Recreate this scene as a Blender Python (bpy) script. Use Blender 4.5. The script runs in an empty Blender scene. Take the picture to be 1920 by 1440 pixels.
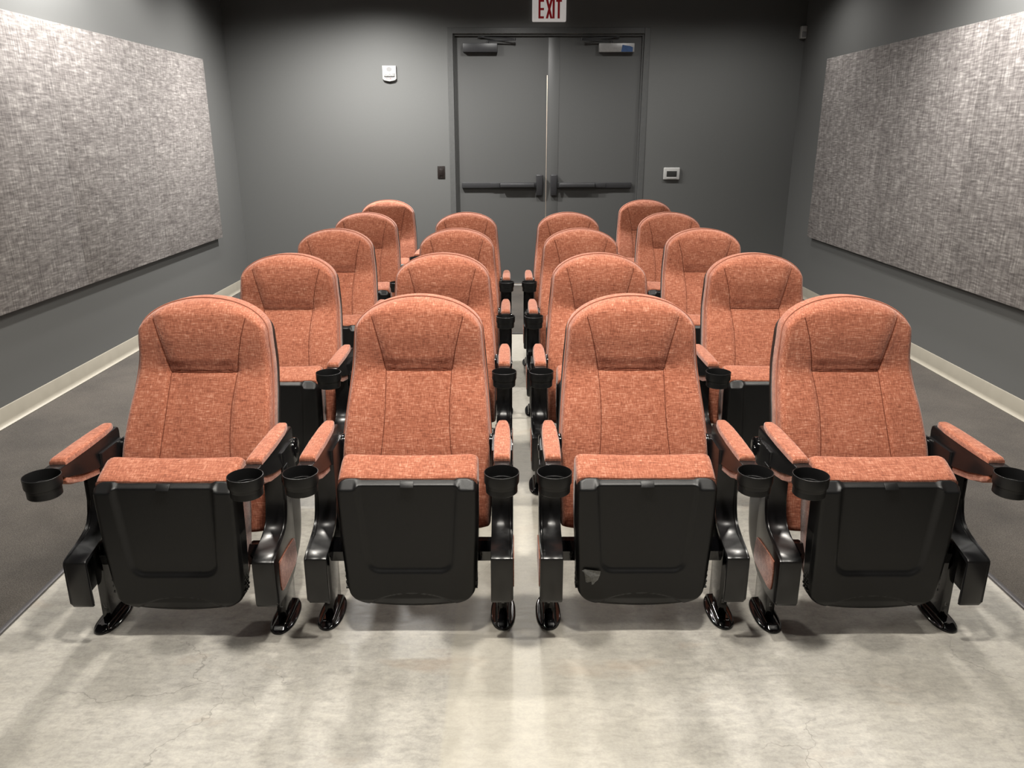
import bpy, bmesh, math, random
from mathutils import Vector, Matrix

SC = bpy.context.scene
COL = SC.collection
random.seed(7)
PI = math.pi

# ------------------------------------------------------------------ camera
CAM_H, F_PX, PITCH, YAW, ROLL = 1.5, 1461.2, .3087, -.0021, .0007
cp, sp, cy_, sy_ = math.cos(PITCH), math.sin(PITCH), math.cos(YAW), math.sin(YAW)
fwd = Vector((-sy_ * cp, cy_ * cp, -sp)); rgt = Vector((cy_, sy_, 0)); dwn = fwd.cross(rgt)
r2 = math.cos(ROLL) * rgt + math.sin(ROLL) * dwn
d2 = -math.sin(ROLL) * rgt + math.cos(ROLL) * dwn
cd = bpy.data.cameras.new('camera'); cam = bpy.data.objects.new('camera', cd); COL.objects.link(cam)
M = Matrix.Identity(4)
for i in range(3):
    M[i][0] = r2[i]; M[i][1] = -d2[i]; M[i][2] = -fwd[i]
M[2][3] = CAM_H
cam.matrix_world = M
cd.sensor_width = 36; cd.lens = F_PX / 1920 * 36; cd.clip_start = .02
SC.camera = cam

# ------------------------------------------------------------------ world, lights, exposure
W = bpy.data.worlds.new('world'); SC.world = W; W.use_nodes = True
W.node_tree.nodes['Background'].inputs[0].default_value = (.9, .95, 1, 1)
W.node_tree.nodes['Background'].inputs[1].default_value = 0.0
SC.view_settings.view_transform = 'Standard'; SC.view_settings.look = 'None'
SC.view_settings.exposure = 0.5; SC.view_settings.gamma = 1; SC.view_settings.use_curve_mapping = False

CEIL = 2.92
ALB = .55        # every surface colour is scaled by this, the lamps are that much stronger

def A_(c):
    return tuple(v * ALB for v in c)
WARM = (1.0, .95, .865)

def can_light(x, y, power, ang=150, blend=.5, color=WARM, tilt=(0, 0), radius=.06):
    l = bpy.data.lights.new('downlight', 'SPOT'); l.energy = power; l.color = color
    l.spot_size = math.radians(ang); l.spot_blend = blend; l.shadow_soft_size = radius
    o = bpy.data.objects.new('downlight', l); COL.objects.link(o)
    o.location = (x, y, CEIL - .03); o.rotation_euler = (math.radians(tilt[0]), math.radians(tilt[1]), 0)
    return o

COOL = (1.0, .975, .935)
# downlights over the seats and along the walls; the one at the back right is dim
for x, y, p, ang, bl, c, t in ((-.38, 1.62, 160, 150, .7, WARM, 0), (.48, 1.62, 160, 150, .7, WARM, 0), (-1.3, 1.8, 45, 150, .7, WARM, 0), (1.4, 1.8, 45, 150, .7, WARM, 0),
                               (-1.3, 3.4, 130, 150, .7, WARM, 0), (1.4, 3.4, 110, 150, .7, WARM, 0), (.05, 3.2, 50, 150, .7, WARM, 0), (.05, 5.0, 95, 150, .7, WARM, 0),  # last of these is added to brighten the aisle and back rows
                               (-1.3, 7.0, 430, 157, .85, COOL, 0), (.05, 7.0, 130, 150, .7, COOL, 0), (1.4, 7.0, 45, 150, .7, COOL, 0),
                               (-2.4, 4.3, 90, 125, .7, COOL, -28), (-2.4, 4.9, 190, 125, .7, COOL, -28), (-2.1, 5.8, 90, 130, .7, COOL, -25), (-2.1, 7.0, 70, 155, .9, COOL, 0),
                               (2.45, 4.4, 215, 125, .7, COOL, 28), (1.6, 4.6, 130, 120, .7, COOL, 35), (2.2, 7.0, 40, 150, .7, COOL, 0)):
    can_light(x, y, p, ang, bl, c, tilt=(0, -t), radius=.075)

# ------------------------------------------------------------------ node helpers
def mat(name):
    m = bpy.data.materials.new(name); m.use_nodes = True
    nt = m.node_tree; b = nt.nodes['Principled BSDF']
    return m, nt, b

def N(nt, t, **kw):
    n = nt.nodes.new(t)
    for k, v in kw.items():
        setattr(n, k, v)
    return n

def setv(n, **kw):
    for k, v in kw.items():
        n.inputs[k.replace('_', ' ')].default_value = v

def coords(nt, scale, rnd=True, loc=(0, 0, 0)):
    tc = N(nt, 'ShaderNodeTexCoord'); mp = N(nt, 'ShaderNodeMapping')
    mp.inputs['Scale'].default_value = scale; mp.inputs['Location'].default_value = loc
    if rnd:
        oi = N(nt, 'ShaderNodeObjectInfo'); mu = N(nt, 'ShaderNodeMath', operation='MULTIPLY'); mu.inputs[1].default_value = 7.3
        ad = N(nt, 'ShaderNodeVectorMath', operation='ADD')
        nt.links.new(oi.outputs['Random'], mu.inputs[0])
        nt.links.new(tc.outputs['Object'], ad.inputs[0]); nt.links.new(mu.outputs[0], ad.inputs[1])
        nt.links.new(ad.outputs[0], mp.inputs[0])
    else:
        nt.links.new(tc.outputs['Object'], mp.inputs[0])
    return mp

def noise(nt, vec, scale=1, detail=2, rough=.5, dist=0):
    n = N(nt, 'ShaderNodeTexNoise')
    setv(n, Scale=scale, Detail=detail, Roughness=rough, Distortion=dist)
    nt.links.new(vec.outputs[0], n.inputs['Vector'])
    return n

def ramp(nt, fac, stops):
    r = N(nt, 'ShaderNodeValToRGB')
    el = r.color_ramp.elements
    while len(el) < len(stops):
        el.new(.5)
    for e, (p, c) in zip(el, stops):
        e.position = p; e.color = (*c, 1) if len(c) == 3 else c
    nt.links.new(fac, r.inputs[0])
    return r

def mix(nt, fac, a, b, blend='MIX'):
    m = N(nt, 'ShaderNodeMix', data_type='RGBA', blend_type=blend)
    for sock, v in ((0, fac), (6, a), (7, b)):
        if hasattr(v, 'is_output'):
            nt.links.new(v, m.inputs[sock])
        else:
            m.inputs[sock].default_value = v
    return m.outputs[2]

def bump(nt, b, h, strength, dist):
    bp = N(nt, 'ShaderNodeBump'); setv(bp, Strength=strength, Distance=dist)
    nt.links.new(h, bp.inputs['Height']); nt.links.new(bp.outputs[0], b.inputs['Normal'])

def woven(name, scH, scV, stops, rnd, bmp):
    m, nt, b = mat(name)
    h = noise(nt, coords(nt, scH, rnd), 1, 2, .55); v = noise(nt, coords(nt, scV, rnd, (3, 5, 9)), 1, 2, .55)
    big = noise(nt, coords(nt, (9, 9, 9), rnd), 1, 2)
    hm = N(nt, 'ShaderNodeMath', operation='MULTIPLY_ADD'); hm.inputs[1].default_value = 1.25; hm.inputs[2].default_value = -.125; nt.links.new(h.outputs[0], hm.inputs[0])
    a = N(nt, 'ShaderNodeMath', operation='ADD'); nt.links.new(hm.outputs[0], a.inputs[0]); nt.links.new(v.outputs[0], a.inputs[1])
    c = N(nt, 'ShaderNodeMath', operation='MULTIPLY_ADD'); c.inputs[1].default_value = .5
    nt.links.new(a.outputs[0], c.inputs[0])
    bg = N(nt, 'ShaderNodeMath', operation='MULTIPLY_ADD'); bg.inputs[1].default_value = .12; bg.inputs[2].default_value = -.06
    nt.links.new(big.outputs[0], bg.inputs[0]); nt.links.new(bg.outputs[0], c.inputs[2])
    r = ramp(nt, c.outputs[0], stops)
    nt.links.new(r.outputs[0], b.inputs['Base Color'])
    setv(b, Roughness=.9); b.inputs['Specular IOR Level'].default_value = .15
    b.inputs['Sheen Weight'].default_value = .25; b.inputs['Sheen Roughness'].default_value = .5
    bump(nt, b, c.outputs[0], bmp, .002)
    return m

FABRIC = woven('rust_fabric', (42, 330, 330), (330, 62, 62),
               [(.32, A_((.29, .085, .045))), (.46, A_((.49, .158, .088))), (.55, A_((.59, .205, .117))), (.70, A_((.88, .44, .30)))], True, .6)
PANELF = woven('panel_fabric', (90, 13, 95), (95, 95, 11),
               [(.33, A_((.17, .153, .148))), (.46, A_((.275, .25, .24))), (.56, A_((.36, .333, .318))), (.70, A_((.60, .565, .535)))], False, .5)
PANELF.node_tree.nodes['Principled BSDF'].inputs['Sheen Weight'].default_value = 0

def plain(name, col, rough=.5, spec=.5, metal=0, nz=None, emit=None, estr=0):
    m, nt, b = mat(name)
    if not metal:
        col = A_(col)
    b.inputs['Base Color'].default_value = (*col, 1); setv(b, Roughness=rough, Metallic=metal)
    b.inputs['Specular IOR Level'].default_value = spec
    sc, amt, bs = nz or (40, .06, .0)
    n = noise(nt, coords(nt, (sc, sc, sc), False), 1, 3)
    lo = tuple(c * (1 - amt) for c in col); hi = tuple(min(1, c * (1 + amt)) for c in col)
    r = ramp(nt, n.outputs[0], [(.3, lo), (.7, hi)]); nt.links.new(r.outputs[0], b.inputs['Base Color'])
    if bs:
        bump(nt, b, n.outputs[0], bs, .001)
    if emit:
        b.inputs['Emission Color'].default_value = (*emit, 1); b.inputs['Emission Strength'].default_value = estr
    return m

PLASTIC = plain('black_plastic', (.012, .012, .0125), .36, .32, nz=(900, .1, .25))
GLOSSP = plain('glossy_black_plastic', (.012, .012, .013), .27, .45, nz=(60, .1, .05))
METAL = plain('black_enamel_metal', (.006, .006, .007), .09, .6, nz=(20, .1, 0))
THREAD = plain('seam_thread', (.17, .045, .025), .9, .1)
PIPING = plain('piping_cloth', (.52, .20, .13), .85, .2)
DARKEDGE = plain('dark_edge_plastic', (.02, .017, .015), .45, .4)
MARK = plain('grey_print', (.42, .42, .42), .5, .3)
WALLP = plain('dark_grey_paint', (.180, .182, .178), .55, .35, nz=(350, .03, .08))
DOORP = plain('door_paint', (.140, .141, .139), .42, .4, nz=(250, .03, .08))
FRAMEP = plain('frame_paint', (.148, .150, .148), .35, .45)
CEILP = plain('black_ceiling', (.02, .02, .022), .9, .2)
BASEP = plain('beige_vinyl', (.50, .46, .38), .45, .4, nz=(12, .04, 0))
EDGEM = plain('edge_strip', (.12, .115, .12), .35, .5, metal=.6)
WHITEP = plain('white_plastic', (.72, .71, .69), .4, .4)
GREYP = plain('grey_plastic', (.34, .34, .34), .5, .4)
DGREYP = plain('charcoal_metal', (.05, .05, .054), .4, .5)
SILVERP = plain('silver_cover', (.30, .295, .29), .4, .4, metal=.3)
BRONZE = plain('dark_bronze_plate', (.022, .016, .014), .35, .5)
SCREEN = plain('dark_screen', (.05, .05, .048), .3, .5)
BLUET = plain('blue_tape', (.07, .15, .36), .6, .3, nz=(80, .15, 0))
SIGNW = plain('sign_white', (.62, .60, .57), .4, .4, emit=(1, .93, .88), estr=.22)
SIGNR = plain('sign_red', (.35, .012, .018), .45, .3, emit=(1, .05, .06), estr=.05)
REDINK = plain('red_ink', (.5, .05, .04), .5, .3)
FILM = plain('torn_film', (.50, .50, .48), .35, .5, nz=(160, .25, .5))
HALLW = plain('hall_white', (.8, .76, .7), .8, .2)
STEEL = plain('pale_threshold', (.75, .74, .72), .4, .5)

def carpet_mat():
    m, nt, b = mat('charcoal_carpet')
    f = noise(nt, coords(nt, (260, 260, 260), False), 1, 3, .7); g = noise(nt, coords(nt, (2.2, 2.2, 2.2), False), 1, 4, .6)
    r = ramp(nt, f.outputs[0], [(.30, A_((.080, .073, .066))), (.55, A_((.140, .128, .118))), (.75, A_((.22, .203, .187)))])
    r2_ = ramp(nt, g.outputs[0], [(.35, (.85, .85, .85)), (.65, (1.15, 1.13, 1.1))])
    nt.links.new(mix(nt, 1.0, r.outputs[0], r2_.outputs[0], 'MULTIPLY'), b.inputs['Base Color'])
    setv(b, Roughness=1); b.inputs['Specular IOR Level'].default_value = .05
    bump(nt, b, f.outputs[0], .7, .004)
    return m

def concrete_mat():
    m, nt, b = mat('polished_concrete')
    c1 = coords(nt, (1, 1, 1), False)
    st = coords(nt, (1.6, 4.5, 1), False)
    big = noise(nt, c1, 1.9, 5, .55, .3); mid = noise(nt, st, 11, 9, .74, .5); fine = noise(nt, c1, 120, 4, .75)
    pit = noise(nt, c1, 34, 6, .7, .3)
    base = ramp(nt, big.outputs[0], [(.32, A_((.56, .53, .47))), (.50, A_((.64, .61, .55))), (.68, A_((.72, .69, .635)))])
    mo = ramp(nt, mid.outputs[0], [(.32, (.80, .80, .80)), (.50, (.985, .985, .985)), (.68, (1.14, 1.135, 1.12))])
    col = mix(nt, 1.0, base.outputs[0], mo.outputs[0], 'MULTIPLY')
    fi = ramp(nt, fine.outputs[0], [(.3, (.90, .90, .90)), (.7, (1.09, 1.09, 1.09))])
    pi_ = ramp(nt, pit.outputs[0], [(.33, (.86, .86, .86)), (.48, (1, 1, 1)), (.70, (1.10, 1.095, 1.08))])
    col = mix(nt, 1.0, col, pi_.outputs[0], 'MULTIPLY')
    col = mix(nt, 1.0, col, fi.outputs[0], 'MULTIPLY')
    # warm rust blotches
    wn = noise(nt, coords(nt, (1.1, 2.2, 1), False, (4.3, 1.7, 0)), 1.6, 4, .6, .5)
    wf = ramp(nt, wn.outputs[0], [(.60, (0, 0, 0)), (.78, (.55, .55, .55))])
    col = mix(nt, wf.outputs[0], col, (*A_((.56, .40, .28)), 1))
    # paler poured band down the aisle with one crisp edge
    tc = N(nt, 'ShaderNodeTexCoord'); sx = N(nt, 'ShaderNodeSeparateXYZ'); nt.links.new(tc.outputs['Object'], sx.inputs[0])
    wob = noise(nt, c1, 6, 3); wa = N(nt, 'ShaderNodeMath', operation='MULTIPLY_ADD'); wa.inputs[1].default_value = .02
    nt.links.new(wob.outputs[0], wa.inputs[0]); nt.links.new(sx.outputs[0], wa.inputs[2])
    band = ramp(nt, wa.outputs[0], [(0, (0, 0, 0)), (1, (0, 0, 0))])
    mr = N(nt, 'ShaderNodeMapRange'); setv(mr, From_Min=-.60, From_Max=.60); nt.links.new(wa.outputs[0], mr.inputs[0])
    nt.links.new(mr.outputs[0], band.inputs[0])
    e = band.color_ramp.elements
    e[0].position = .355; e[0].color = (0, 0, 0, 1); e[1].position = .365; e[1].color = (.5, .5, .5, 1)
    e2 = e.new(.60); e2.color = (.35, .35, .35, 1); e3 = e.new(.95); e3.color = (0, 0, 0, 1)
    col = mix(nt, band.outputs[0], col, (*A_((.74, .685, .57)), 1))
    # hairline cracks
    for sc_, off, th, dk in ((1.35, (2.1, 5.3, 0), .0022, .55), (11, (0, 3, 0), .006, .80)):
        dn = noise(nt, coords(nt, (1, 1, 1), False, off), 3.0 if sc_ < 5 else 14, 5, .6)
        ad = N(nt, 'ShaderNodeVectorMath', operation='MULTIPLY_ADD'); ad.inputs[1].default_value = (.35, .35, 0) if sc_ < 5 else (.08, .08, 0)
        cc = coords(nt, (1, 1, 1), False, off)
        nt.links.new(dn.outputs['Color'], ad.inputs[0]); nt.links.new(cc.outputs[0], ad.inputs[2])
        vo = N(nt, 'ShaderNodeTexVoronoi', feature='DISTANCE_TO_EDGE', voronoi_dimensions='2D'); setv(vo, Scale=sc_)
        nt.links.new(ad.outputs[0], vo.inputs['Vector'])
        cr = ramp(nt, vo.outputs[0], [(0, (dk, dk, dk)), (th, (1, 1, 1))])
        msk = noise(nt, coords(nt, (1, 1, 1), False, (off[1], off[0], 0)), 1.7, 2)
        mk = ramp(nt, msk.outputs[0], [(.50, (0, 0, 0)), (.62, (.8, .8, .8))])
        crm = mix(nt, mk.outputs[0], (1, 1, 1, 1), cr.outputs[0])
        col = mix(nt, 1.0, col, crm, 'MULTIPLY')
    nt.links.new(col, b.inputs['Base Color'])
    rr = ramp(nt, mid.outputs[0], [(.3, (.34, .34, .34)), (.7, (.5, .5, .5))]); nt.links.new(rr.outputs[0], b.inputs['Roughness'])
    b.inputs['Specular IOR Level'].default_value = .35
    bump(nt, b, fine.outputs[0], .06, .002)
    return m

CARPET = carpet_mat(); CONCRETE = concrete_mat()

# ------------------------------------------------------------------ object helpers
def obj(name, bm, m, parent=None, smooth=True, ang=38):
    bmesh.ops.recalc_face_normals(bm, faces=bm.faces[:])
    me = bpy.data.meshes.new(name); bm.to_mesh(me); bm.free()
    if smooth:
        me.polygons.foreach_set('use_smooth', [True] * len(me.polygons)); me.set_sharp_from_angle(angle=math.radians(ang))
    me.materials.append(m)
    o = bpy.data.objects.new(name, me); COL.objects.link(o)
    if parent:
        o.parent = parent
    return o

def tag(o, label, cat, group=None):
    o['label'] = label; o['category'] = cat
    if group:
        o['group'] = group
    return o

def thing(name, label, cat, loc=(0, 0, 0), group=None):
    o = bpy.data.objects.new(name, None); COL.objects.link(o); o.location = loc; o.empty_display_size = .1
    return tag(o, label, cat, group)

def struct(name, bm, m, parent=None, **kw):
    o = obj(name, bm, m, parent, **kw)
    if not parent:
        o['kind'] = 'structure'
    return o

def BM():
    return bmesh.new()

def box(bm, x0, x1, y0, y1, z0, z1, r=0, seg=2):
    g = bmesh.ops.create_cube(bm, size=1)
    for v in g['verts']:
        v.co = Vector((x0 + (v.co.x + .5) * (x1 - x0), y0 + (v.co.y + .5) * (y1 - y0), z0 + (v.co.z + .5) * (z1 - z0)))
    if r:
        es = list({e for v in g['verts'] for e in v.link_edges})
        bmesh.ops.bevel(bm, geom=es, offset=r, segments=seg, profile=.5, affect='EDGES')
    return bm

def cyl(bm, p0, p1, r, n=20, r1=None):
    p0, p1 = Vector(p0), Vector(p1); d = (p1 - p0)
    q = d.to_track_quat('Z', 'Y').to_matrix().to_4x4()
    bmesh.ops.create_cone(bm, cap_ends=True, segments=n, radius1=r, radius2=r if r1 is None else r1, depth=d.length,
                          matrix=Matrix.Translation((p0 + p1) / 2) @ q)
    return bm

def tube(bm, pts, r, n=6):
    pts = [Vector(p) for p in pts]; rings = []
    for i, p in enumerate(pts):
        t = (pts[min(i + 1, len(pts) - 1)] - pts[max(i - 1, 0)]).normalized()
        a = t.cross(Vector((0, 1, 0)));  a = a if a.length > .1 else t.cross(Vector((1, 0, 0)))
        a.normalize(); b = t.cross(a)
        rings.append([bm.verts.new(p + r * (math.cos(2 * PI * k / n) * a + math.sin(2 * PI * k / n) * b)) for k in range(n)])
    for A, B in zip(rings, rings[1:]):
        for k in range(n):
            bm.faces.new((A[k], A[(k + 1) % n], B[(k + 1) % n], B[k]))
    bm.faces.new(rings[0]); bm.faces.new(rings[-1][::-1])
    return bm

def lathe(bm, cx, cy, prof, n=40):
    rings = [[bm.verts.new((cx + r * math.cos(2 * PI * k / n), cy + r * math.sin(2 * PI * k / n), z)) for k in range(n)] for r, z in prof]
    for A, B in zip(rings, rings[1:]):
        for k in range(n):
            bm.faces.new((A[k], A[(k + 1) % n], B[(k + 1) % n], B[k]))
    bm.faces.new(rings[0]); bm.faces.new(rings[-1][::-1])
    return bm

def prism(bm, poly, x0, x1, r=0, seg=3):
    """poly: (y,z) outline pushed from x0 to x1, all edges of the two caps rounded."""
    A = [bm.verts.new((x0, y, z)) for y, z in poly]; B = [bm.verts.new((x1, y, z)) for y, z in poly]
    fa = bm.faces.new(A); fb = bm.faces.new(B[::-1]); n = len(poly)
    for k in range(n):
        bm.faces.new((A[k], A[(k + 1) % n], B[(k + 1) % n], B[k]))
    if r:
        bmesh.ops.bevel(bm, geom=list(fa.edges) + list(fb.edges), offset=r, segments=seg, profile=.5, affect='EDGES')
    return bm

def smoothpoly(ctrl, n=6):
    """closed Catmull-Rom through (y,z) points; a point given twice stays a corner."""
    out = []; L = len(ctrl)
    for i in range(L):
        p0, p1, p2, p3 = (Vector(ctrl[(i + k) % L]) for k in (-1, 0, 1, 2))
        if (p2 - p1).length < 1e-6:
            continue
        for k in range(n):
            t = k / n
            out.append(tuple(.5 * ((2 * p1) + (p2 - p0) * t + (2 * p0 - 5 * p1 + 4 * p2 - p3) * t * t + (3 * p1 - p0 - 3 * p2 + p3) * t ** 3)))
    return out

def slab(bm, us, vs, front, rings, back):
    """closed body: a front grid, rings following its border backwards, a back grid."""
    nu, nv = len(us), len(vs)
    Fv = [[bm.verts.new(front(u, v)) for u in us] for v in vs]
    bord = [(i, 0) for i in range(nu)] + [(nu - 1, j) for j in range(1, nv)] + [(i, nv - 1) for i in range(nu - 2, -1, -1)] + [(0, j) for j in range(nv - 2, 0, -1)]
    for j in range(nv - 1):
        for i in range(nu - 1):
            bm.faces.new((Fv[j][i], Fv[j][i + 1], Fv[j + 1][i + 1], Fv[j + 1][i]))
    prev = [Fv[j][i] for i, j in bord]
    for fn in rings:
        cur = [bm.verts.new(fn(us[i], vs[j])) for i, j in bord]
        for k in range(len(bord)):
            k2 = (k + 1) % len(bord); bm.faces.new((prev[k], prev[k2], cur[k2], cur[k]))
        prev = cur
    idx = {b: k for k, b in enumerate(bord)}
    G = [[prev[idx[(i, j)]] if (i, j) in idx else bm.verts.new(back(us[i], vs[j])) for i in range(nu)] for j in range(nv)]
    for j in range(nv - 1):
        for i in range(nu - 1):
            bm.faces.new((G[j][i], G[j + 1][i], G[j + 1][i + 1], G[j][i + 1]))
    return bm

def lerp(x, xs, ys):
    if x <= xs[0]:
        return ys[0]
    for a, b, c, d in zip(xs, xs[1:], ys, ys[1:]):
        if x <= b:
            return c + (d - c) * (x - a) / (b - a)
    return ys[-1]

def sm(t):
    t = max(0, min(1, t)); return t * t * (3 - 2 * t)

def hermite(x, xs, ys):
    """smooth curve through the points"""
    n = len(xs)
    if x <= xs[0]:
        return ys[0] + (x - xs[0]) * (ys[1] - ys[0]) / (xs[1] - xs[0])
    if x >= xs[-1]:
        return ys[-1] + (x - xs[-1]) * (ys[-1] - ys[-2]) / (xs[-1] - xs[-2])
    for i in range(n - 1):
        if x <= xs[i + 1]:
            h = xs[i + 1] - xs[i]; t = (x - xs[i]) / h
            m0 = (ys[i + 1] - ys[max(i - 1, 0)]) / (xs[i + 1] - xs[max(i - 1, 0)])
            m1 = (ys[min(i + 2, n - 1)] - ys[i]) / (xs[min(i + 2, n - 1)] - xs[i])
            return ((2 * t ** 3 - 3 * t * t + 1) * ys[i] + (t ** 3 - 2 * t * t + t) * h * m0 + (-2 * t ** 3 + 3 * t * t) * ys[i + 1] + (t ** 3 - t * t) * h * m1)

def dense(n, k=.75):
    """-1..1, closer together at the ends"""
    return [(1 - k) * (-1 + 2 * i / (n - 1)) + k * -math.cos(PI * i / (n - 1)) for i in range(n)]

# ------------------------------------------------------------------ room
WL, WR, D, YF = -2.725, 2.816, 8.09, -3.4
CL, CR, CEND = -1.606, 1.699, 6.0
DL, DR, DT = -.547, 1.285, 2.425       # clear door opening
b = BM(); box(b, WL - .1, WR + .1, YF - .1, 9.8, -.1, 0); struct('floor', b, CONCRETE, smooth=False)
b = BM(); box(b, WL, CL - .018, YF, D, 0, .007); box(b, CR + .018, WR, YF, D, 0, .007); box(b, CL - .018, CR + .018, CEND + .018, D, 0, .007)
o = struct('floor_carpet', b, CARPET, smooth=False); o['label'] = 'charcoal carpet along both walls and behind the concrete strip'
b = BM(); box(b, CL - .018, CL, YF, CEND, 0, .009, .003); struct('trim_1', b, EDGEM)
b = BM(); box(b, CR, CR + .018, YF, CEND, 0, .009, .003); struct('trim_2', b, EDGEM)
b = BM(); box(b, CL - .018, CR + .018, CEND, CEND + .018, 0, .009, .003); struct('trim_3', b, EDGEM)
b = BM(); box(b, WL - .1, WL, YF - .1, D + .12, 0, CEIL + .1); struct('wall_left', b, WALLP, smooth=False)
b = BM(); box(b, WR, WR + .1, YF - .1, D + .12, 0, CEIL + .1); struct('wall_right', b, WALLP, smooth=False)
b = BM(); box(b, WL, WR, YF - .1, YF, 0, CEIL + .1); struct('wall_front', b, WALLP, smooth=False)
b = BM(); box(b, WL, DL - .003, D, D + .12, 0, CEIL); box(b, DR + .003, WR, D, D + .12, 0, CEIL); box(b, DL - .003, DR + .003, D, D + .12, DT + .003, CEIL)
struct('wall_back', b, WALLP, smooth=False)
b = BM(); box(b, WL, WR, YF, D, CEIL, CEIL + .1); struct('ceiling', b, CEILP, smooth=False)

def baseboard(name, axis, a0, a1, pos, sgn):
    # cove base: flat strip with a toe curling out over the carpet
    prof = [(0, 0), (.018, 0), (.019, .004), (.012, .009), (.006, .018), (.004, .03), (.004, .100), (.002, .105), (0, .106)]
    b = BM(); n = len(prof)
    A, B = [], []
    for d, z in prof:
        for lst, a in ((A, a0), (B, a1)):
            lst.append(b.verts.new((pos + sgn * d, a, z + .007) if axis == 'y' else (a, pos + sgn * d, z + .007)))
    b.faces.new(A); b.faces.new(B[::-1])
    for k in range(n):
        b.faces.new((A[k], A[(k + 1) % n], B[(k + 1) % n], B[k]))
    struct(name, b, BASEP, ang=30)
baseboard('baseboard_left', 'y', YF, D, WL, 1)
baseboard('baseboard_right', 'y', YF, D, WR, -1)
baseboard('baseboard_back', 'x', WL + .02, DL - .056, D, -1)
baseboard('baseboard_back_right', 'x', DR + .056, WR - .02, D, -1)

# door frame (trim) : face, stop bead, soffit
b = BM()
for y0, y1, i0, i1 in ((D - .006, D + .12, 0, .054),):
    box(b, DL - i1, DL, y0, y1, 0, DT + i1, .003); box(b, DR, DR + i1, y0, y1, 0, DT + i1, .003); box(b, DL, DR, y0, y1, DT, DT + i1, .003)
box(b, DL, DL + .016, D + .020, D + .050, 0, DT - .001, .002); box(b, DR - .016, DR, D + .020, D + .050, 0, DT - .001, .002)
box(b, DL + .016, DR - .016, D + .020, D + .050, DT - .017, DT - .001, .002)
o = struct('trim_4', b, FRAMEP, smooth=False)

# double doors, with a lit corridor behind so that light shows through their gaps
YD = D + .052
SEAM0, SEAM1 = .3602, .3668
def leaf(name, x0, x1, hinge):
    b = BM(); box(b, x0, x1, YD, YD + .045, .016, DT - .004, .0015)
    return struct(name, b, DOORP, smooth=False)
d1 = leaf('door_1', DL + .003, SEAM0, -1)
d2 = leaf('door_2', SEAM1, DR - .003, 1)
b = BM(); box(b, SEAM1 + .004, .480, YD - .003, YD, .02, DT - .02, .001); obj('meeting_plate', b, DOORP, d2)
b = BM(); box(b, SEAM0 - .02, SEAM1 + .004, YD - .0025, YD - .0005, 2.06, DT - .003); obj('gap_filler', b, DOORP, d2)  # filler strip added to stop corridor light through the upper door gap
b = BM(); box(b, DL, DR, D + .0, D + .12, 0, .004); struct('trim_5', b, STEEL)
b = BM(); y1 = 9.6
box(b, -1.3, -1.2, D + .12, y1, 0, 2.7); box(b, 1.9, 2.0, D + .12, y1, 0, 2.7); box(b, -1.2, 1.9, y1, y1 + .1, 0, 2.7); box(b, -1.3, 2.0, D + .12, y1 + .1, 2.7, 2.8)
struct('wall_corridor', b, HALLW, smooth=False)
hl = bpy.data.lights.new('corridor_light', 'AREA'); hl.energy = 60; hl.size = .8; hl.color = (1, .86, .74)
ho = bpy.data.objects.new('corridor_light', hl); COL.objects.link(ho); ho.location = (.3, 8.9, 2.65)

def exit_device(parent, s, head0, head1, rail0, rail1, pad0, pad1, mid):
    # s=-1: left leaf
    b = BM(); box(b, head0, head1, YD - .062, YD, .915, 1.126, .010, 3)
    for v in b.verts:
        if v.co.y < YD - .03:
            v.co.y += .028 * max(0, (1.02 - v.co.z) / .11) ** 1.5
    h = obj('exit_device_head', b, DGREYP, parent)
    b = BM(); box(b, min(rail0, rail1), max(rail0, rail1), YD - .032, YD, .994, 1.048, .004)
    rl = obj('exit_device_rail', b, DGREYP, parent)
    b = BM(); box(b, min(mid), max(mid), YD - .038, YD - .030, .998, 1.044, .002); obj('rail_cover', b, DGREYP, rl)
    b = BM(); box(b, min(pad0, pad1), max(pad0, pad1), YD - .064, YD - .030, 1.000, 1.040, .008, 3); obj('push_pad', b, DGREYP, rl)
exit_device(d1, -1, .262, .330, -.487, .262, -.10, .245, (-.20, -.105))
exit_device(d2, 1, .408, .474, .474, 1.224, .492, .855, (.86, .965))

def closer(parent, x0, x1, pin, elbow, brk, cover):
    b = BM(); box(b, x0, x1, YD - .060, YD, 2.262, 2.342, .005, 2); body = obj('closer_body', b, cover, parent)
    b = BM(); cyl(b, (pin, YD - .035, 2.342), (pin, YD - .035, 2.362), .010, 12)
    tube(b, [(pin, YD - .037, 2.360), (elbow, YD - .075, 2.368)], .007, 6)
    tube(b, [(elbow, YD - .075, 2.378), (brk, YD - .02, 2.398)], .006, 6)
    cyl(b, (elbow, YD - .075, 2.362), (elbow, YD - .075, 2.384), .010, 12)
    box(b, brk - .03, brk + .03, YD - .034, YD - .003, 2.392, 2.4025, .002)
    obj('closer_arm', b, DGREYP, parent)
    return body
closer(d1, -.452, -.120, -.215, .045, -.275, DGREYP)
cb = closer(d2, .853, 1.193, .975, .685, 1.02, SILVERP)
b = BM()
vs_ = [b.verts.new((x, YD - .0612, z)) for x, z in ((1.066, 2.264), (1.176, 2.264), (1.176, 2.305), (1.150, 2.314), (1.108, 2.320), (1.076, 2.325))]
bmesh.ops.extrude_face_region(b, geom=[b.faces.new(vs_)])
for v in b.verts[-6:]:
    v.co.y += .0012
o = obj('tape_strip', b, BLUET, cb); o['label'] = "strip of blue painter's tape"

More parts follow.
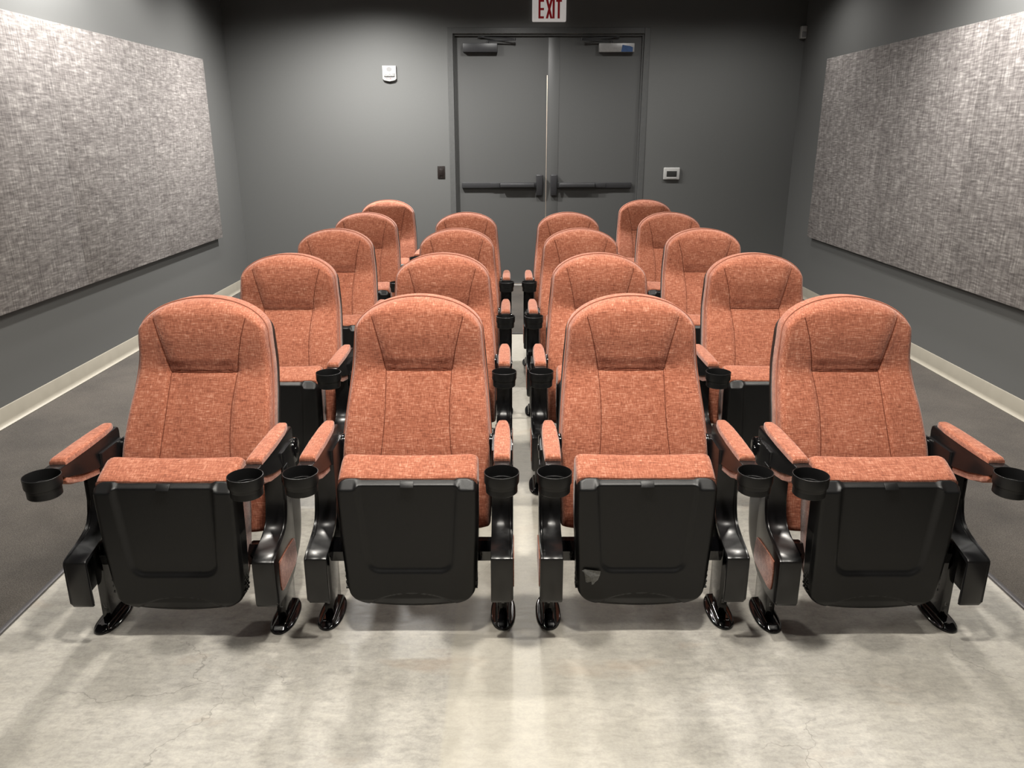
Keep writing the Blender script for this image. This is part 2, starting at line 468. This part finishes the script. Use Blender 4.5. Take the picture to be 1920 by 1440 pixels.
# ------------------------------------------------------------------ things on the back wall
def flat_letters(bm, polys, y, x0, z0, sx, sz, th=.002):
    for poly in polys:
        f = bm.faces.new([bm.verts.new((x0 + px * sx, y, z0 + pz * sz)) for px, pz in poly])
        r = bmesh.ops.extrude_face_region(bm, geom=[f])
        for v in [g for g in r['geom'] if isinstance(g, bmesh.types.BMVert)]:
            v.co.y -= th

sg = thing('exit_sign', 'white exit sign with red letters mounted above the double doors', 'sign', (.370, D, 2.52))
b = BM(); box(b, -.160, .160, -.045, 0, .005, .215, .010, 3); obj('sign_box', b, SIGNW, sg)
E_ = [[(0, 0), (.20, 0), (.20, .12), (.075, .12), (.075, .44), (.20, .44), (.20, .56), (.075, .56), (.075, .88), (.20, .88), (.20, 1), (0, 1)]]
X_ = [[(0, 0), (.085, 0), (.125, .26), (.165, 0), (.25, 0), (.165, .5), (.25, 1), (.165, 1), (.125, .74), (.085, 1), (0, 1), (.085, .5)]]
I_ = [[(0, 0), (.08, 0), (.08, 1), (0, 1)]]
T_ = [[(.06, 0), (.14, 0), (.14, .88), (.21, .88), (.21, 1), (0, 1), (0, .88), (.06, .88)]]
for nm, P, px in (('letter', E_, -.102), ('letter', X_, -.033), ('letter', I_, .030), ('letter', T_, .063)):
    b = BM(); flat_letters(b, P, -.0452, px, .030, .26, .162, .0015); obj(nm, b, SIGNR, sg, smooth=False)

st = thing('fire_alarm_strobe', 'small white alarm speaker strobe high on the wall left of the doors', 'alarm', (-1.163, D, 2.0))
def strobe_out(z):
    return .066
b = BM()
prof = [(-.066, .140), (-.066, .022), (-.052, .008), (-.028, .001), (0, -.001), (.028, .001), (.052, .008), (.066, .022), (.066, .140)]
A = [b.verts.new((x, 0, z)) for x, z in prof]; Bv = [b.verts.new((x, -.030, z)) for x, z in prof]; fa = b.faces.new(A); fb = b.faces.new(Bv)
for k in range(len(prof)):
    b.faces.new((A[k], A[(k + 1) % len(prof)], Bv[(k + 1) % len(prof)], Bv[k]))
bmesh.ops.bevel(b, geom=list(fb.edges), offset=.005, segments=2, profile=.5, affect='EDGES')
obj('housing', b, WHITEP, st)
b = BM(); cyl(b, (0, -.0295, .108), (0, -.0312, .108), .027, 24)
for v in b.verts:
    v.co.z = .108 + (v.co.z - .108) * .75
obj('speaker_grille', b, GREYP, st)
b = BM(); box(b, -.052, .052, -.041, -.028, .040, .078, .008, 3); obj('strobe_lens', b, plain('clear_lens', (.5, .5, .5), .12, .8, nz=(120, .45, .3)), st)
b = BM()
for k, P in enumerate(([[(0, 0), (.3, 0), (.3, .5), (.6, .5), (.6, .65), (.3, .65), (.3, .85), (.7, .85), (.7, 1), (0, 1)]], I_,
                       [[(0, 0), (.2, 0), (.2, .4), (.45, 0), (.7, 0), (.45, .42), (.7, .6), (.7, 1), (0, 1)]], E_)):
    flat_letters(b, P, -.0302, -.026 + .015 * k, .017, .012 if k in (0, 2) else .04, .012, .0008)
obj('red_lettering', b, REDINK, st, smooth=False)

sw = thing('light_switch', 'dark bronze light switch plate on the wall left of the doors', 'switch', (-.690, D, 1.088))
b = BM(); box(b, -.037, .037, -.007, 0, 0, .122, .003); obj('plate', b, BRONZE, sw)
b = BM(); box(b, -.017, .017, -.011, -.006, .028, .094, .002); obj('rocker', b, BRONZE, sw)
for z in (.014, .108):
    b = BM(); cyl(b, (0, -.0068, z), (0, -.008, z), .003, 10); obj('screw', b, DGREYP, sw)

th = thing('thermostat', 'white wall thermostat with dark screen right of the doors', 'thermostat', (1.617, D, 1.075))
b = BM(); box(b, -.082, .082, -.026, 0, 0, .119, .010, 3); obj('case', b, WHITEP, th)
b = BM(); box(b, -.051, .050, -.0275, -.0245, .030, .085, .001); obj('screen', b, SCREEN, th)
b = BM(); box(b, -.050, .048, -.0285, -.0245, .012, .021, .0015); obj('button_bar', b, WHITEP, th)

ms = thing('wall_sensor', 'narrow white sensor high in the back right corner', 'sensor', (2.786, D, 2.375))
b = BM(); box(b, -.027, .028, -.055, 0, 0, .113, .009, 3); obj('case', b, WHITEP, ms)
b = BM(); box(b, -.020, .021, -.058, -.05, .012, .060, .003, 2); obj('lens', b, GREYP, ms)

# acoustic wall panels
PE = [7.33, 6.12, 4.91, 3.70]
SIDE = {-1: 'left', 1: 'right'}; ORD = ['nearest the back corner', 'in the middle of the visible row', 'nearest the camera']
for s, X in ((-1, WL), (1, WR)):
    for k in range(3):
        xi = X - s * .052; X0 = X - s * .0005
        b = BM(); box(b, min(X0, xi), max(X0, xi), PE[k + 1] + .0005, PE[k] - .0005, .600, 2.135, .0025, 2)
        o = obj('acoustic_panel', b, PANELF)
        tag(o, f'grey woven acoustic panel on the {SIDE[s]} wall, {ORD[k]}', 'wall panel', f'acoustic panels on the {SIDE[s]} wall')

# ------------------------------------------------------------------ the theatre seat
# seat space: x across, y back (toe of the feet at -.19), z up
BT, BB, BC = .986, .268, .108                              # top, bottom, height of the domed corner
def back_half(z):
    return hermite(z, [.268, .40, .52, .60, .68, .76, .83, .90], [.236, .240, .240, .2345, .227, .219, .213, .208])
def back_line(z):
    return hermite(z, [.268, .40, .521, .62, .70, .77, .88, .986], [-.02, .010, .046, .100, .152, .188, .206, .238])
SEAMZ, SX = .752, .110
def slant_x(z):                                            # side seams of the head panel
    return SX + (z - SEAMZ) / (.952 - SEAMZ) * .046 + .010 * math.sin(PI * max(0, min(1, (z - SEAMZ) / .2))) * -.4
def low_x(z):
    return SX + (SEAMZ - z) / .24 * .004 - .006 * math.sin(PI * max(0, min(1, (SEAMZ - z) / .24)))
def gr(d, w):
    return math.exp(-(d / w) ** 2)
def back_disp(x, z):
    """forward bulge of the upholstery (metres toward the sitter)"""
    ax = abs(x); h = 0
    if z >= SEAMZ:
        t = (z - SEAMZ) / .234; sx = slant_x(z)
        pill = .029 * ((.45 * sm(t / .22) + .55 * sm(t / .80)) if t < .80 else 1 - .6 * sm((t - .80) / .25))
        ins = sm((sx + .030 - ax) / .075)
        wing = .004 + .014 * (sm(t / .80) if t < .80 else 1 - .6 * sm((t - .80) / .25))
        h += pill * ins + wing * (1 - ins)
        h -= .0035 * gr(ax - sx, .0060) * (1 - .6 * t)
    else:
        t = (SEAMZ - z) / .3; lx = low_x(z)
        ctr = .008 * sm(t * 2.2); side = .013 * sm(t * 3) * (1 - .25 * t) + .004
        ins = sm((lx + .022 - ax) / .05)
        h += ctr * ins + side * (1 - ins)
        h -= .0032 * gr(ax - lx, .0060) * max(.3, 1 - .5 * t)
    h -= .006 * gr(z - SEAMZ, .0065) * sm((SX + .012 - ax) / .016)
    h -= .009 * gr(math.hypot((ax - SX - .010) / 1.5, z - SEAMZ), .034)
    return h
def back_xz(u, v):
    zt = BT - BC * (1 - math.sqrt(max(0, 1 - u * u)))
    zb = BB + .012 * (abs(u) ** 8)
    z = zb + (zt - zb) * v
    return u * back_half(z), z
def edge_round(u, v, W, H, r):
    d = min((1 - abs(u)) * W, (1 - v) * H, v * H)
    return 0 if d >= r else r - math.sqrt(max(0, r * r - (r - d) ** 2))
def back_front(u, v):
    x, z = back_xz(u, v)
    y = back_line(z) - back_disp(x, z) + edge_round(u, v, .22, .6, .020)
    return Vector((x, y, z))
def back_ring(off, grow):
    def fn(u, v):
        p = back_front(u, v); x, z = p.x, p.z
        n = Vector((x / .22, 0, (z - .62) / .36)); n = n.normalized() if n.length else n
        return Vector((x + n.x * grow, back_line(z) + off, z + n.z * grow * (1 if z > .7 else .3)))
    return fn
def back_back(off, grow):
    def fn(u, v):
        x, z = back_xz(u, v); return Vector((x * (1 + grow / .22), back_line(z) + off, z))
    return fn

def vsgrid(n):
    out = [(w + 1) / 2 for w in dense(n, .35)]
    return out

def build_backrest():
    us = dense(97, .45); vs = vsgrid(150)
    b = BM(); slab(b, us, vs, back_front, [back_ring(.030, .004), back_ring(.045, .005), back_ring(.072, .003)], back_back(.072, 0))
    return b
def surf(x, z, out=.0011):
    return Vector((x, back_line(z) - back_disp(x, z) - out, z))
def build_seams():
    b = BM()
    tube(b, [surf(-SX + 2 * SX * i / 24, SEAMZ) for i in range(25)], .0015)
    for s in (-1, 1):
        pts = [surf(s * slant_x(SEAMZ + i * .0095), SEAMZ + i * .0095) for i in range(20)]
        tube(b, pts, .0011)
        tube(b, [surf(s * low_x(SEAMZ - i * .012), SEAMZ - i * .012) for i in range(21)], .0010)
    return b
def build_back_piping():
    # welt where the front cover meets the side band
    b = BM(); pts = []
    n = 40
    loop = [(-1, j / n) for j in range(6, n)] + [(u, 1) for u in dense(61, .8)] + [(1, j / n) for j in range(n - 1, 5, -1)]
    fn = back_ring(.022, .0045)
    tube(b, [fn(u, v) for u, v in loop], .0022, 6)
    return b
def build_back_shell():
    us = dense(41, .6); vs = vsgrid(40)
    f = back_back(.070, .0); g = back_ring(.070, .0075)
    b = BM()
    def back(u, v):
        x, z = back_xz(u, v)
        return Vector((x, back_line(z) + .098 + .02 * (1 - u * u) * math.sin(PI * min(1, v * 1.05)), z))
    slab(b, us, vs, f, [back_ring(.073, .0060), back_ring(.090, .0060), back_ring(.098, .001)], back)
    for v in b.verts:                                          # the shell stays below the crest of the cushion
        v.co.z -= .024 * sm((v.co.z - .80) / .18)
    return b

# seat, tipped up: cushion behind, pan in front
def seat_profile(n=5):
    c = [(-.196, .520), (-.194, .530), (-.180, .5425), (-.140, .560), (-.110, .570), (-.092, .566), (-.080, .548), (-.074, .50), (-.078, .40), (-.098, .27), (-.130, .19), (-.165, .172), (-.184, .18), (-.192, .21), (-.194, .35)]
    return smoothpoly(c, n)
def build_seat():
    prof = seat_profile(); cyz = Vector((-.14, .34)); b = BM(); rings = []
    for w in dense(31, .8):
        e = max(0, (abs(w) - .86) / .14); sh = 1 - .9 * 0
        ins = .016 * (1 - math.sqrt(max(0, 1 - e * e)))
        ring = []
        for y, z in prof:
            d = Vector((y, z)) - cyz; L = d.length; q = cyz + d * max(0, 1 - ins / max(L, .05))
            top = sm((z - .50) / .05)
            zz = q.y + top * (-.006 * (1 - w * w) + .002)
            ring.append(b.verts.new((w * (.207 - .012 * sm((.40 - z) / .3)), q.x, zz)))
        rings.append(ring)
    n = len(prof)
    for A, B in zip(rings, rings[1:]):
        for k in range(n):
            b.faces.new((A[k], A[(k + 1) % n], B[(k + 1) % n], B[k]))
    b.faces.new(rings[0]); b.faces.new(rings[-1][::-1])
    return b
PT, PB = .533, .112
def pan_half(z):
    return lerp(z, [.112, .20, .33, .46, .50, .533], [.190, .1985, .204, .206, .206, .203])
def pan_xz(u, v):
    a = abs(u)
    zb = PB - .018 * (1 - u * u) + .055 * (1 - math.sqrt(max(0, 1 - max(0, (a - .70) / .30) ** 2)))
    zt = PT - .030 * (1 - math.sqrt(max(0, 1 - max(0, (a - .84) / .16) ** 2)))
    z = zb + (zt - zb) * v
    return u * pan_half(z), z
def pan_front(u, v):
    x, z = pan_xz(u, v)
    y = lerp(z, [.08, .13, .30, .50, .533], [-.190, -.211, -.220, -.2245, -.2245])
    lip = sm((z - .500) / .012) * 0
    lt = .506 + .012 * sm((.158 - abs(x)) / .012)              # ledge starts higher inside the recess
    if z > lt:
        y += (z - lt) / (PT - lt) * .027
    rx = lerp(z, [.22, .50], [.135, .154])
    qx = abs(x) - (rx - .045); qz = (.222 + .045) - z; sd = math.hypot(max(qx, 0), max(qz, 0)) + min(max(qx, qz), 0) - .045
    rec = sm(-sd / .018)
    y += .0105 * rec
    k = (x / .142) ** 2 + ((z - .085) / .066) ** 2
    y += .006 * sm((1.04 - k) / .10)
    y += edge_round(u, v if v < .5 else .5, .2, .42, .014)
    return Vector((x, y, z))
def pan_ring(y, g):
    def fn(u, v):
        p = pan_front(u, v); return Vector((p.x * (1 + g / .2), max(p.y + .002, y) if g >= 0 else y, p.z))
    return fn
def build_pan():
    b = BM()
    def back(u, v):
        x, z = pan_xz(u, v); return Vector((x * .97, -.188, z))
    slab(b, dense(91, .35), vsgrid(110), pan_front, [pan_ring(-.205, .003), pan_ring(-.160, .004), pan_ring(-.160, .002), pan_ring(-.188, -.004)], back)
    return b

def arm_profile():
    # black arm body: deep at the back, slim at the cup
    return [(-.262, .604), (.074, .603), (.082, .598), (.085, .585), (.080, .53), (.068, .500), (.040, .497), (.000, .508), (-.075, .524), (-.150, .540), (-.200, .556), (-.235, .570), (-.262, .575)]
def build_arm(s):
    b = BM(); xc = s * .281
    prism(b, arm_profile(), xc - .0285, xc + .0285, .005, 3)
    for v in b.verts:
        if v.co.y < -.205:                                     # neck narrowing then flaring to the cup
            t = min(1, (-.205 - v.co.y) / .057); k = 1 - .22 * math.sin(PI * min(1, t * .75))
            v.co.x = xc + (v.co.x - xc) * k
        if v.co.y > .0:
            v.co.x = xc + (v.co.x - xc) * (1 - .16 * sm(v.co.y / .085))
    return b
def build_pad(s):
    b = BM(); xc = s * .281
    def half(y):
        return lerp(y, [-.232, -.20, -.10, 0, .045, .066, .072], [.0235, .0250, .0262, .0240, .0195, .0145, .006])
    ys = [-.232 + .304 * (i / 40) for i in range(41)]
    rows = []
    m = 14
    for y in ys:
        e0 = min(1, (y + .232) / .010); e1 = min(1, (.072 - y) / .012)
        hgt = .0185 * (.72 + .28 * math.sqrt(max(0, 1 - (1 - e0) ** 2))) * (.35 + .65 * math.sqrt(max(0, 1 - (1 - e1) ** 2)))
        row = []
        for k in range(m + 1):
            a = PI * k / m
            c, s_ = math.cos(a), math.sin(a)
            row.append(b.verts.new((xc + half(y) * (abs(c) ** .38) * (1 if c > 0 else -1), y, .602 + hgt * (s_ ** .50 if s_ > 0 else 0))))
        rows.append(row)
    for A, B in zip(rows, rows[1:]):
        for k in range(m):
            b.faces.new((A[k], A[k + 1], B[k + 1], B[k]))
        b.faces.new((A[m], A[0], B[0], B[m]))
    b.faces.new(rows[0]); b.faces.new(rows[-1][::-1])
    return b
def build_lining(s):
    # rust cloth covering the underside of the arm
    b = BM(); xc = s * .281
    poly = [(.040, .500), (.000, .512), (-.075, .529), (-.150, .545), (-.200, .560), (-.238, .573), (-.246, .560), (-.240, .548), (-.215, .534), (-.165, .520), (-.090, .505), (-.020, .494), (.030, .488), (.045, .492)]
    prism(b, poly, xc - .0225, xc + .0225, .005, 3)
    return b
def build_cup(s):
    b = BM()
    lathe(b, s * .281, -.312, [(.020, .545), (.042, .545), (.0445, .5475), (.0448, .572), (.0478, .574), (.0488, .577), (.0495, .603), (.0492, .6055), (.0475, .606), (.0468, .604), (.0462, .580), (.0440, .556), (.040, .549), (.018, .549)], 48)
    return b

def build_standard(s):
    """side standard: column rising to the arm, sweeping forward into a boxy nose that is open towards the seat"""
    b = BM(); xi, xo = s * .246, s * .314
    # outer plate of the nose
    ramp_ = [(-.170, .312), (-.135, .318), (-.108, .328), (-.088, .345), (-.075, .370), (-.068, .41), (-.066, .47), (-.066, .520)]
    top = [(-.249, .285), (-.247, .293), (-.240, .298), (-.205, .305)] + ramp_
    plate = [(-.250, .155), (-.249, .285)] + top[1:] + [(-.025, .520), (-.022, .40), (-.022, .30), (-.022, .20), (-.030, .165), (-.060, .148), (-.100, .137), (-.165, .132), (-.225, .138), (-.243, .145)]
    prism(b, plate, xo - s * .012, xo, .0035, 2)
    # rim : front face + ramp as a bent sheet over the full width
    outer = [(-.243, .140), (-.250, .152)] + top
    inner = [(y + .010, z) if k < 3 else (y + (.003 if z < .33 else .010), z - (.010 if z < .345 else .002)) for k, (y, z) in enumerate(outer)]
    prism(b, outer + inner[::-1], xi, xo - s * .004, .0035, 2)
    # column
    rows = []
    for z in [.168, .19, .22, .26, .30, .36, .42, .48, .53, .565]:
        yf = lerp(z, [.168, .33, .37, .41, .47, .565], [-.030, -.045, -.062, -.066, -.066, -.060]); yb = lerp(z, [.168, .19, .22, .27, .34, .42, .48, .53, .565], [.035, .075, .100, .118, .126, .122, .105, .085, .076])
        x0, x1 = s * .247, s * .311; row = []; rf, rb = .006, .026
        for k in range(7):
            a = PI / 2 * k / 6
            row.append((x1 - s * rf * (1 - math.sin(a)), yf + rf * (1 - math.cos(a))) if False else (x0 + s * rf * (1 - math.sin(a)), yf + rf * (1 - math.cos(a))))
        row = row[::-1]
        row = [(x0 + s * rf * (1 - math.cos(PI / 2 * k / 4)), yf + rf * (1 - math.sin(PI / 2 * k / 4))) for k in range(5)] + \
              [(x1 - s * rf * (1 - math.sin(PI / 2 * k / 4)), yf + rf * (1 - math.cos(PI / 2 * k / 4))) for k in range(5)] + \
              [(x1 - s * rb * (1 - math.cos(PI / 2 * k / 8)), yb - 2.4 * rb * (1 - math.sin(PI / 2 * k / 8))) for k in range(9)] + \
              [(x0 + s * rf * (1 - math.sin(PI / 2 * k / 4)), yb - rf * (1 - math.cos(PI / 2 * k / 4))) for k in range(5)]
        rows.append([b.verts.new((x, y, z)) for x, y in row])
    n = len(rows[0])
    for A, B in zip(rows, rows[1:]):
        for k in range(n):
            b.faces.new((A[k], A[(k + 1) % n], B[(k + 1) % n], B[k]))
    b.faces.new(rows[0]); b.faces.new(rows[-1][::-1])
    return b
def build_inset(s):
    poly = smoothpoly([(-.205, .262), (-.198, .270), (-.120, .268), (-.048, .262), (-.034, .250), (-.026, .200), (-.030, .178), (-.060, .172), (-.150, .165), (-.192, .165), (-.205, .178), (-.208, .22)], 3)
    b = BM(); prism(b, poly, s * .3125, s * .3165, .0015, 2)
    return b
def build_leg(s):
    b = BM(); xc = s * .281
    poly = [(-.128, .012), (-.126, .30), (-.016, .30), (-.014, .012)]
    prism(b, poly, xc - .0145, xc + .0145, .003, 2)
    return b
def build_foot(s):
    """long oval foot plate with a raised ridge"""
    b = BM(); xc = s * .281; y0, y1 = -.188, .012
    def half(t):
        return .040 * math.sqrt(max(0, 1 - abs(2 * t - 1) ** 2.6)) + .0008
    def h(u, t):
        w = half(t) * u
        e = min(1, (1 - abs(u)) * half(t) / .006)
        rid = sm((.025 - abs(w)) / .008) * sm(t / .16) * sm((1 - t) / .14)
        return .003 + .005 * math.sqrt(max(0, 1 - (1 - e) ** 2)) + .013 * rid
    us = dense(33, .5); ts = [(w + 1) / 2 for w in dense(49, .75)]
    def fr(u, t):
        return Vector((xc + u * half(t), y0 + (y1 - y0) * t, h(u, t)))
    def bt(u, t):
        return Vector((xc + u * half(t), y0 + (y1 - y0) * t, .0005))
    slab(b, us, ts, fr, [bt], bt)
    return b
def build_bolt(s, y):
    b = BM(); xc = s * .281; cyl(b, (xc, y, .012), (xc, y, .0165), .0085, 18); cyl(b, (xc, y, .0165), (xc, y, .0215), .0058, 6)
    return b
def build_lmark(s):
    b = BM(); xc = s * .281
    f = b.faces.new([b.verts.new((xc + px, -.1292, .062 + pz)) for px, pz in ((-.004, 0), (.004, 0), (.004, .0025), (-.0015, .0025), (-.0015, .013), (-.004, .013))])
    r = bmesh.ops.extrude_face_region(b, geom=[f])
    for v in [g for g in r['geom'] if isinstance(g, bmesh.types.BMVert)]:
        v.co.y += .0015
    return b
def build_hinge(s):
    b = BM()
    poly = [(-.150, .262), (-.128, .288), (-.085, .278), (-.070, .245), (-.090, .218), (-.140, .224)]
    prism(b, poly, s * .196, s * .262, .005, 2)
    cyl(b, (s * .196, -.108, .252), (s * .246, -.108, .252), .027, 20)
    cyl(b, (s * .240, -.110, .252), (s * .300, -.110, .252), .014, 16)
    return b
def build_cap(s):
    b = BM(); cyl(b, (s * .296, .093, .514), (s * .3105, .093, .514), .041, 32)
    bmesh.ops.bevel(b, geom=[e for e in b.edges if all(abs(abs(v.co.x) - .3105) < 1e-4 for v in e.verts)], offset=.004, segments=2, profile=.5, affect='EDGES')
    cyl(b, (s * .309, .093, .514), (s * .3135, .093, .514), .012, 16)
    return b
def build_bracket(s):
    b = BM()
    poly = smoothpoly([(.040, .44), (.045, .52), (.060, .556), (.085, .566), (.105, .55), (.112, .50), (.105, .44), (.07, .42)], 4)
    prism(b, poly, s * .234, s * .249, .003, 2)
    return b
def build_tab():
    b = BM(); box(b, -.0195, .0195, -.0012, .0012, 0, .0245, .001)
    for v in b.verts:
        t = v.co.z / .0245
        v.co.y += -.2222 + t * .0165; v.co.z = .5145 + v.co.z * .60
    return b
def build_sidegrill(s):
    # ribbed side wall of the pan
    b = BM()
    for i in range(9):
        for j in range(3):
            y = -.196 + j * .012 + (.006 if i % 2 else 0); z = .165 + i * .010
            cyl(b, (s * .197, y, z), (s * .2035, y, z), .0044, 6)
    return b

def make_seat_thing(loc, label):
    t = thing('theatre_seat', label, 'theatre seat', loc, 'rust theatre seats in five rows')
    bk = obj('backrest', build_backrest(), FABRIC, t)
    obj('seam', build_seams(), THREAD, bk); obj('piping', build_back_piping(), PIPING, bk)
    sh = obj('back_shell', build_back_shell(), DARKEDGE, t); sh['label'] = 'black plastic shell behind the backrest'
    obj('seat_cushion', build_seat(), FABRIC, t)
    pn = obj('seat_pan', build_pan(), PLASTIC, t, ang=50); pn['label'] = 'black moulded underside of the tipped-up seat'
    obj('catch_tab', build_tab(), PLASTIC, pn)
    for s in (-1, 1):
        obj('side_ribs', build_sidegrill(s), PLASTIC, pn)
        ar = obj('armrest', build_arm(s), GLOSSP, t)
        obj('arm_pad', build_pad(s), FABRIC, ar, ang=60); obj('arm_lining', build_lining(s), FABRIC, ar)
        obj('cup_holder', build_cup(s), PLASTIC, ar, ang=30)
        sd = obj('side_standard', build_standard(s), GLOSSP, t, ang=32)
        obj('cloth_inset', build_inset(s), FABRIC, sd); obj('pivot_cap', build_cap(s), METAL, sd)
        lg = obj('leg', build_leg(s), METAL, t)
        obj('foot_plate', build_foot(s), METAL, lg, ang=60)
        obj('bolt', build_bolt(s, -.160), METAL, lg); 
        m_ = obj('letter_mark', build_lmark(s), MARK, lg, smooth=False); m_['label'] = 'small grey letter L'
        obj('seat_hinge', build_hinge(s), METAL, t)
        obj('back_bracket', build_bracket(s), METAL, t)
    return t

def kids(o):
    return [c for c in ALL if c.parent == o]
def copy_seat(root, loc, label):
    r = root.copy(); COL.objects.link(r); r.location = loc; r['label'] = label
    for ch in PARTS:
        c = ch.copy(); COL.objects.link(c); c.parent = r
        for g in SUBS[ch.name]:
            e = g.copy(); COL.objects.link(e); e.parent = c
    return r

CX = [-1.0157, -.306, .4037, 1.1134]
ROWY = [0, .985, 1.98, 2.975, 4.0]
ROWN = ['front row', 'second row from the front', 'third row from the front', 'fourth row from the front', 'rearmost row']
COLN = ['left end', 'left of the centre aisle', 'right of the centre aisle', 'right end']
proto = None
for r in range(5):
    for c in range(4):
        if r == 4 and c in (1, 2):
            continue
        x = CX[c] + (.012 if (r > 0 and c == 0) else -.006 if (r > 0 and c == 3) else 0)
        y = 2.30 + ROWY[r] + (-.010 if c in (0, 3) else .010 if r == 0 else 0)
        label = f'rust upholstered theatre seat, {ROWN[r]}, {COLN[c]}'
        if r == 0 and c == 2:
            label = 'front-row rust theatre seat with torn film stuck low on its black pan'
        if r == 4:
            label = f'rust theatre seat alone at the {COLN[c]} of the rearmost row, before the back wall'
        loc = (x, y, .007 if r == 4 else 0)
        if proto is None:
            proto = make_seat_thing(loc, label)
            ALL = list(bpy.data.objects)
            PARTS = [o for o in ALL if o.parent == proto]; SUBS = {p.name: [o for o in ALL if o.parent == p] for p in PARTS}
        else:
            copy_seat(proto, loc, label)

# torn film stuck on the third seat's pan
px, py = CX[2], 2.31
b = BM()
def fp(x, z, y):
    return b.verts.new((px + x, py + y, z))
P = dict(a=(-.187, .237, -.2215), b=(-.178, .243, -.2235), c=(-.130, .237, -.226), d=(-.132, .222, -.225), e=(-.138, .207, -.226), f=(-.147, .199, -.2265),
         g=(-.150, .192, -.2255), h=(-.156, .1925, -.229), i=(-.157, .203, -.2275), j=(-.168, .196, -.223), k=(-.174, .198, -.223), l=(-.178, .224, -.223), m=(-.181, .234, -.226), n=(-.160, .217, -.2285))
V = {k: fp(*v) for k, v in P.items()}
for q in ('abm', 'bcdn', 'bnm', 'defn', 'fghi', 'fin', 'nijk', 'nklm'):
    b.faces.new([V[k] for k in q])
bmesh.ops.solidify(b, geom=b.faces[:], thickness=.0006)
o = obj('film_scrap', b, FILM, smooth=False)
tag(o, "torn scrap of grey film stuck on a front-row seat's black pan", 'plastic scrap')
